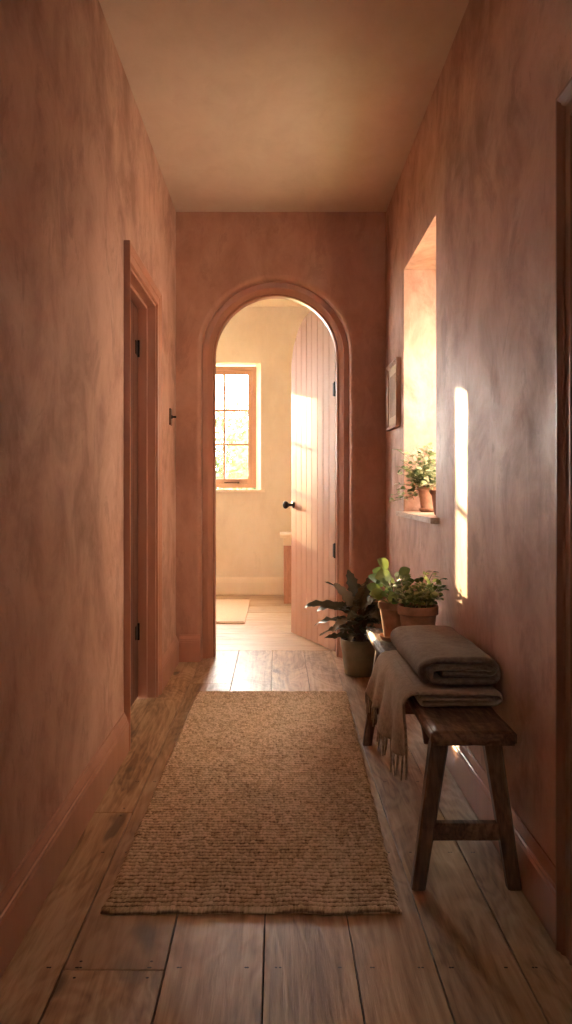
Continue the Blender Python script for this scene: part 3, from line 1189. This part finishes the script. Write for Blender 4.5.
def pot(parent, rb, rt, h, mat, rim=True, z=0.0, th=0.006):
    bm = bmesh.new()
    rm = 0.0028
    if rim:
        p = [(0.002, z), (rb * .96, z), (rb, z + .004), (rb + (rt - rb) * .80, z + h * .80), (rt + rm * .2, z + h * .81), (rt + rm, z + h * .82), (rt + rm, z + h - .004), (rt + rm - .002, z + h)]
    else:
        p = [(0.002, z), (rb * .95, z), (rb, z + .005), (rb + (rt - rb) * .5, z + h * .5), (rt, z + h - .003), (rt - .002, z + h)]
    p += [(rt - th, z + h - .001), (rt - th - .002, z + h - .02), (rb, z + h * .3), (0.002, z + h * .28)]
    lathe(bm, p, seg=48)
    o = build('pot', bm, mat, parent, True)
    m_ = o.modifiers.new('es', 'EDGE_SPLIT')
    m_.split_angle = math.radians(40)
    bm = bmesh.new()
    zz = z + h - 0.016
    r = (rt - th - 0.003)
    rings = []
    for k in range(5):
        rr = r * (1 - k / 5)
        rings.append([(rr * math.cos(2 * PI * q / 24), rr * math.sin(2 * PI * q / 24), zz + 0.006 * noise.noise(Vector((rr * 60 * math.cos(q), q * .7, k))) + .003) for q in range(24)])
    loft(bm, rings)
    build('soil', bm, M['soil'], parent, True)
    return zz


def saucer(parent, r, mat):
    bm = bmesh.new()
    lathe(bm, [(0.002, 0), (r * .82, 0), (r, 0.016), (r, 0.019), (r - .004, 0.019), (r * .8, 0.006), (0.002, 0.0055)], seg=40)
    build('saucer', bm, mat, parent, True)


def curve_pts(a, b, c, n=6):
    a, b, c = Vector(a), Vector(b), Vector(c)
    return [a * (1 - t) ** 2 + b * 2 * t * (1 - t) + c * t * t for t in [k / n for k in range(n + 1)]]


def bushy(parent, zz, specs, leafmat, stemmat, seed, lsize, per, rs=0.0012, round_=0.8, tipbias=0.0):
    """specs: list of (base_xy, tip_xyz)"""
    r = random.Random(seed)
    V, Fc, A = [], [], []
    bm = bmesh.new()
    for (bx, by), tip in specs:
        tip = Vector(tip)
        mid = Vector((bx + (tip.x - bx) * .35, by + (tip.y - by) * .35, zz + (tip.z - zz) * .75))
        pts = curve_pts((bx, by, zz - .004), mid, tip, 8)
        tube(bm, pts, [rs * 1.4] + [rs] * 7 + [rs * .6], 5)
        for k in range(per):
            t_ = 0.3 + 0.7 * (k + r.random() * .6) / per
            q = min(7, int(t_ * 8))
            p = pts[q].lerp(pts[q + 1], t_ * 8 - q if t_ < 1 else 1)
            az = r.uniform(0, 2 * PI)
            d = Vector((math.cos(az), math.sin(az), r.uniform(-.15, .7)))
            stalk = p + d.normalized() * lsize * r.uniform(.2, .5)
            tube(bm, [p, stalk], rs * .5, 4)
            s = lsize * r.uniform(.65, 1.25)
            leaf_into(V, Fc, A, stalk, d, Vector((r.uniform(-.6, .6), r.uniform(-1, .3), r.uniform(.3, 1))), s, s * round_, r.uniform(0, 1.1), r.random())
        d = (tip - mid)
        leaf_into(V, Fc, A, tip, d + Vector((r.uniform(-.3, .3), r.uniform(-.3, .3), 0)), Vector((0, 0, 1)) if abs(d.normalized().z) < .9 else Vector((1, 0, 0)), lsize, lsize * round_, .4, r.random())
    build('stems', bm, stemmat, parent, True)
    foliage_obj(V, Fc, A, leafmat, parent)


# --- front bench pot: fine herb, sprays to the right
p3 = empty('potted_plant', (0.514, 3.10, BZ + 0.0015), 'larger terracotta pot with wiry small-leaved green plant on the bench, behind the blankets', 'potted plant')
zz = pot(p3, 0.050, 0.071, 0.168, M['terracotta_pot'])
r = random.Random(11)
sp = []
for k in range(34):
    a = r.uniform(0, 2 * PI)
    rr = r.uniform(0.005, 0.05)
    out = r.uniform(0.02, 0.10)
    h = r.uniform(0.03, 0.10) + 0.02 * (1 - out / .1)
    sp.append(((rr * math.cos(a), rr * math.sin(a)), (out * math.cos(a), out * math.sin(a), zz + h)))
sp += [((0.02, 0), (0.085, -0.01, zz + .115)), ((0.02, 0.01), (0.06, 0.02, zz + .135)), ((0.03, 0), (0.088, 0.0, zz + .085)), ((0, 0), (0.03, -.01, zz + .14)), ((-.02, 0), (-0.05, .02, zz + .12))]
bushy(p3, zz, sp, M['leaf_herb'], M['stem'], 21, 0.023, 7, 0.0011, 0.75)

# --- rear bench pot: broad leaves
p4 = empty('potted_plant', (0.462, 3.335, BZ + 0.0015), 'smaller terracotta pot on saucer with broad fresh green leaves, at the far end of bench', 'potted plant')
saucer(p4, 0.062, M['terracotta_pot'])
zz = pot(p4, 0.042, 0.062, 0.145, M['terracotta_pot'], z=0.0065)
r = random.Random(5)
V, Fc, A = [], [], []
bm = bmesh.new()
tips = [(-0.085, -0.02, .10, .062), (-0.06, 0.03, .13, .065), (-0.03, -0.03, .135, .075), (-0.075, -0.05, .055, .06), (-0.095, 0.01, .06, .058), (-0.05, -0.07, .085, .062),
        (0.0, -0.05, .10, .055), (0.03, 0.01, .135, .05), (0.05, -0.03, .09, .05), (0.02, 0.05, .11, .055), (-0.02, 0.06, .09, .055), (-0.10, -0.03, .03, .055), (0.06, 0.04, .08, .045), (-0.01, -0.07, .06, .05),
        (-.045, -.02, .165, .06), (.04, -.05, .12, .04), (-.07, .0, .085, .06), (-.02, -.08, .03, .05)]
for (x, y, h, s) in tips:
    b = (x * .15, y * .15, zz - .004)
    h *= .9
    tip = Vector((x * .62, y * .62, zz + h))
    pts = curve_pts(b, (x * .35, y * .35, zz + h * .8), tip, 6)
    tube(bm, pts, [.002] * 6 + [.0012], 6)
    d = Vector((x, y, 0.02)).normalized() * .9 + Vector((r.uniform(-.5, .5), r.uniform(-.5, .3), r.uniform(-.3, .7)))
    leaf_into(V, Fc, A, tip, d, Vector((r.uniform(-.5, .5), -1.0, r.uniform(.2, 1))), s, s * .78, r.uniform(.2, .9), r.uniform(.35, 1), 8, 0.22, 0.85)
for k in range(46):
    a = r.uniform(0, 2 * PI)
    o_ = r.uniform(.01, .075)
    h = r.uniform(.01, .115)
    tip = Vector((o_ * math.cos(a), o_ * math.sin(a), zz + h))
    tube(bm, curve_pts((tip.x * .3, tip.y * .3, zz - .003), (tip.x * .6, tip.y * .6, zz + h * .7), tip, 4), .001, 4)
    d = Vector((math.cos(a), math.sin(a), r.uniform(-.2, .8)))
    s = r.uniform(.022, .042)
    leaf_into(V, Fc, A, tip, d, Vector((r.uniform(-.6, .6), r.uniform(-1.2, .1), r.uniform(.2, 1))), s, s * .8, r.uniform(.2, .9), r.random(), 6, .25, .85)
build('stems', bm, M['stem'], p4, True)
foliage_obj(V, Fc, A, M['leaf_green'], p4)

# --- floor pot: dark arching leaves
p5 = empty('potted_plant', (0.447, 4.56, 0.0022), 'olive stoneware floor pot with dark arching strap leaves, beside the arched door', 'potted plant')
zz = pot(p5, 0.084, 0.107, 0.192, M['olive_pot'], rim=False, th=0.009)
r = random.Random(31)
V, Fc, A = [], [], []
bm = bmesh.new()
def lobed(base, d, up, ln, wd, curl, rnd):
    """long leathery leaf with a toothed, wavy margin"""
    d = d.normalized()
    side = d.cross(up).normalized()
    nn = side.cross(d).normalized()
    p = Vector(base)
    b0 = len(V)
    n = 16
    ph = r.uniform(0, 6)
    for k in range(n + 1):
        t_ = k / n
        w = wd * .5 * math.sin(PI * min(1, t_ ** .8 * .96 + .04)) ** .6 * (1 + .22 * math.sin(k * 2.1 + ph))
        if k == n:
            w = .0005
        wv = .012 * math.sin(k * 1.1 + ph)
        V.append(p - side * w + nn * (w * .35 + wv * w / wd))
        V.append(p.copy())
        V.append(p + side * w + nn * (w * .35 - wv * w / wd))
        c = curl * (0.4 + 1.2 * t_)
        d = (d - nn * c / n + side * .04 * math.sin(k + ph)).normalized()
        nn = side.cross(d).normalized()
        p = p + d * ln / n
    for k in range(n):
        a = b0 + 3 * k
        Fc.append((a, a + 1, a + 4, a + 3))
        Fc.append((a + 1, a + 2, a + 5, a + 4))
        A.extend([rnd, min(1, rnd + .12)])


# direction, height of leaf base, length, width, steepness, curl
LV = [(-1.0, -.1, .15, .22, .050, .55, 1.5), (-.95, .15, .17, .17, .050, .25, 1.2), (-.9, -.4, .07, .15, .045, .1, .6), (-1, .3, .10, .17, .045, .15, .9),
      (-.5, -.4, .16, .17, .060, 1.4, .9), (-.25, .1, .20, .18, .062, 3.2, .5), (.15, -.2, .17, .19, .060, 3.5, .4), (-.55, .1, .15, .20, .055, 1.9, .8), (.45, .1, .19, .15, .055, 2.2, .8),
      (-.2, -.9, .12, .17, .060, .8, 1.5), (.3, -.8, .12, .16, .055, .9, 1.5), (.7, -.3, .10, .14, .05, .5, 1.2), (-.6, -.7, .10, .16, .055, .5, 1.6), (.1, .5, .18, .17, .055, 2.0, .9),
      (.5, -.5, .17, .15, .055, 1.6, 1.2), (-.1, -.5, .19, .17, .058, 2.4, 1.0), (.8, .3, .15, .12, .05, 1.0, 1.0), (-.75, -.2, .03, .13, .04, .1, .4), (-.3, -.6, .04, .11, .045, .3, 1.2)]
for (dx, dy, h, ln, wd, st_, curl) in LV:
    st = Vector((dx * .02, dy * .02, zz - .004))
    tip = Vector((dx * .045, dy * .045, zz + h))
    tube(bm, curve_pts(st, (dx * .015, dy * .015, zz + h * .6), tip, 6), [.005] * 5 + [.004, .003], 7)
    d = Vector((dx, dy, 0)).normalized() + Vector((0, 0, st_))
    if dx < 0:
        ln *= 1.0 + .38 * min(1, -dx)
    lobed(tip, d, Vector((r.uniform(-.4, .4), r.uniform(-.9, 0), 1)), ln, wd, curl, r.random())
for k in range(40):
    a_ = r.uniform(0, 2 * PI)
    h = r.uniform(.02, .20)
    tip = Vector((.045 * math.cos(a_), .045 * math.sin(a_), zz + h))
    tube(bm, curve_pts((tip.x * .3, tip.y * .3, zz - .003), (tip.x * .5, tip.y * .5, zz + h * .7), tip, 4), .0025, 5)
    lobed(tip, Vector((math.cos(a_), math.sin(a_), r.uniform(-.2, 1.0))), Vector((r.uniform(-.5, .5), r.uniform(-1, .2), .8)), r.uniform(.06, .11), r.uniform(.035, .05), r.uniform(.4, 1.4), r.random())
build('stems', bm, M['brown_stem'], p5, True)
foliage_obj(V, Fc, A, M['leaf_dark'], p5)

# --- sill pots
p1 = empty('potted_plant', (0.715, 4.03, SZ + 0.0012), 'pale terracotta pot on saucer with trailing pale green leaves, on the window sill', 'potted plant')
saucer(p1, 0.042, M['terracotta_pot'])
zz = pot(p1, 0.032, 0.047, 0.118, M['pale_pot'], z=0.0065)
r = random.Random(41)
sp = []
for k in range(70):
    a = r.uniform(0, 2 * PI)
    out = r.uniform(.02, .115)
    h = r.uniform(-.01, .19) * (1.2 - out / .15)
    sp.append(((.015 * math.cos(a), .015 * math.sin(a)), (out * math.cos(a), out * math.sin(a), zz + h + .02)))
for (x, z_) in ((-.15, -.02), (-.14, .06), (-.13, .02), (-.155, -.045), (-.12, .11), (-.14, .15), (-.09, .14), (-.11, -.03), (-.125, .085), (-.06, .16), (-.135, .0), (.0, .17), (.03, .15)):
    sp.append(((-.02, 0), (x * 1.05, r.uniform(-.07, .03), zz + z_ * 1.25)))
bushy(p1, zz, sp, M['leaf_pale'], M['stem'], 43, 0.026, 9, 0.0011, 0.7)

p2 = empty('potted_plant', (0.7, 3.60, SZ + 0.0012), 'half-hidden terracotta pot with drooping long leaves, at the near end of window sill', 'potted plant')
zz = pot(p2, 0.034, 0.049, 0.105, M['terracotta_pot'])
V, Fc, A = [], [], []
bm = bmesh.new()
r = random.Random(51)
for k in range(26):
    a = r.uniform(0, 2 * PI)
    h = r.uniform(.02, .09)
    o_ = r.uniform(.01, .035)
    tip = Vector((o_ * math.cos(a), o_ * math.sin(a), zz + h))
    tube(bm, curve_pts((tip.x * .4, tip.y * .4, zz - .003), (tip.x * .6, tip.y * .6, zz + h * .7), tip, 4), .0012, 5)
    s = r.uniform(.045, .075)
    leaf_into(V, Fc, A, tip, Vector((math.cos(a), math.sin(a), r.uniform(.1, .9))), Vector((0, 0, 1)), s, s * .35, r.uniform(.8, 1.7), r.random(), 8, .3, .85)
build('stems', bm, M['stem'], p2, True)
foliage_obj(V, Fc, A, M['leaf_pale'], p2)

# ------------------------------------------------------------------ picture on the right wall
pf = empty('framed_picture', (XR - 0.001, 4.51, 1.49), 'small wood-framed picture on the right wall between window niche and corner', 'picture')
hw, hh = 0.200, 0.175
bm = bmesh.new()
d = 0.024
fwid = 0.020
rings = []
prf = [(0, 0), (0, d), (fwid * .35, d), (fwid * .5, d - .004), (fwid, d - .009), (fwid, 0)]
for w, p in prf:
    rings.append([(-p, -hw + w, -hh + w), (-p, hw - w, -hh + w), (-p, hw - w, hh - w), (-p, -hw + w, hh - w)])
R = [[bm.verts.new(p) for p in rr] for rr in rings]
for a, b in zip(R, R[1:] + R[:1]):
    for i in range(4):
        bm.faces.new((a[i], a[(i + 1) % 4], b[(i + 1) % 4], b[i]))
build('frame', bm, M['frame_wood'], pf)
bm = bmesh.new()
box(bm, -0.010, -0.001, -hw + fwid * .8, hw - fwid * .8, -hh + fwid * .8, hh - fwid * .8)
build('mount', bm, M['paper'], pf)
bm = bmesh.new()
box(bm, -0.0115, -0.0101, -hw + .075, hw - .075, -hh + .065, hh - .065)
build('print', bm, M['picture'], pf)

# ------------------------------------------------------------------ light switch on the left wall
sw = empty('light_switch', (XL + 0.0005, 4.62, 1.386), 'small bronze light switch on the left wall beside the corner', 'switch')
bm = bmesh.new()
box(bm, 0, 0.008, -0.036, 0.036, -0.045, 0.045, .003)
build('switch_plate', bm, M['bronze'], sw)
bm = bmesh.new()
lathe(bm, [(0.001, 0.0), (0.011, 0.0), (0.010, 0.006), (0.001, 0.007)], seg=16)
tube(bm, [(0, 0, 0.004), (0, -0.006, 0.026)], [0.0045, 0.0065], 10)
o = build('toggle', bm, M['iron'], sw, True)
o.rotation_euler = (0, PI / 2, 0)
o.location = (0.0075, 0, 0)

# ------------------------------------------------------------------ cabinet beyond the door
cb = empty('cabinet', (0.235, 7.50, 0.0012), 'low pinkish wood cabinet with cream top, half hidden behind the arched door', 'cabinet')
bm = bmesh.new()
box(bm, -0.175, 0.175, -0.16, 0.16, 0.0, 0.50, .004)
build('body', bm, M['cabinet'], cb)
bm = bmesh.new()
box(bm, -0.182, 0.182, -0.168, 0.168, 0.501, 0.568, .004)
build('frieze', bm, M['cream_trim'], cb)
bm = bmesh.new()
box(bm, -0.21, 0.21, -0.195, 0.195, 0.569, 0.602, .008)
build('cabinet_top', bm, M['cream_trim'], cb)
bm = bmesh.new()
box(bm, -0.155, 0.155, -0.174, -0.1605, 0.06, 0.47, .004)
dr = build('cabinet_door', bm, M['cabinet'], cb)
bm = bmesh.new()
rings = [[(0.12 + r_ * math.cos(2 * PI * k / 14), -0.1742 - d_, 0.30 + r_ * math.sin(2 * PI * k / 14)) for k in range(14)] for r_, d_ in ((.006, 0), (.006, .01), (.012, .018), (.009, .025), (.001, .026))]
loft(bm, rings)
build('knob', bm, M['bronze'], dr, True)
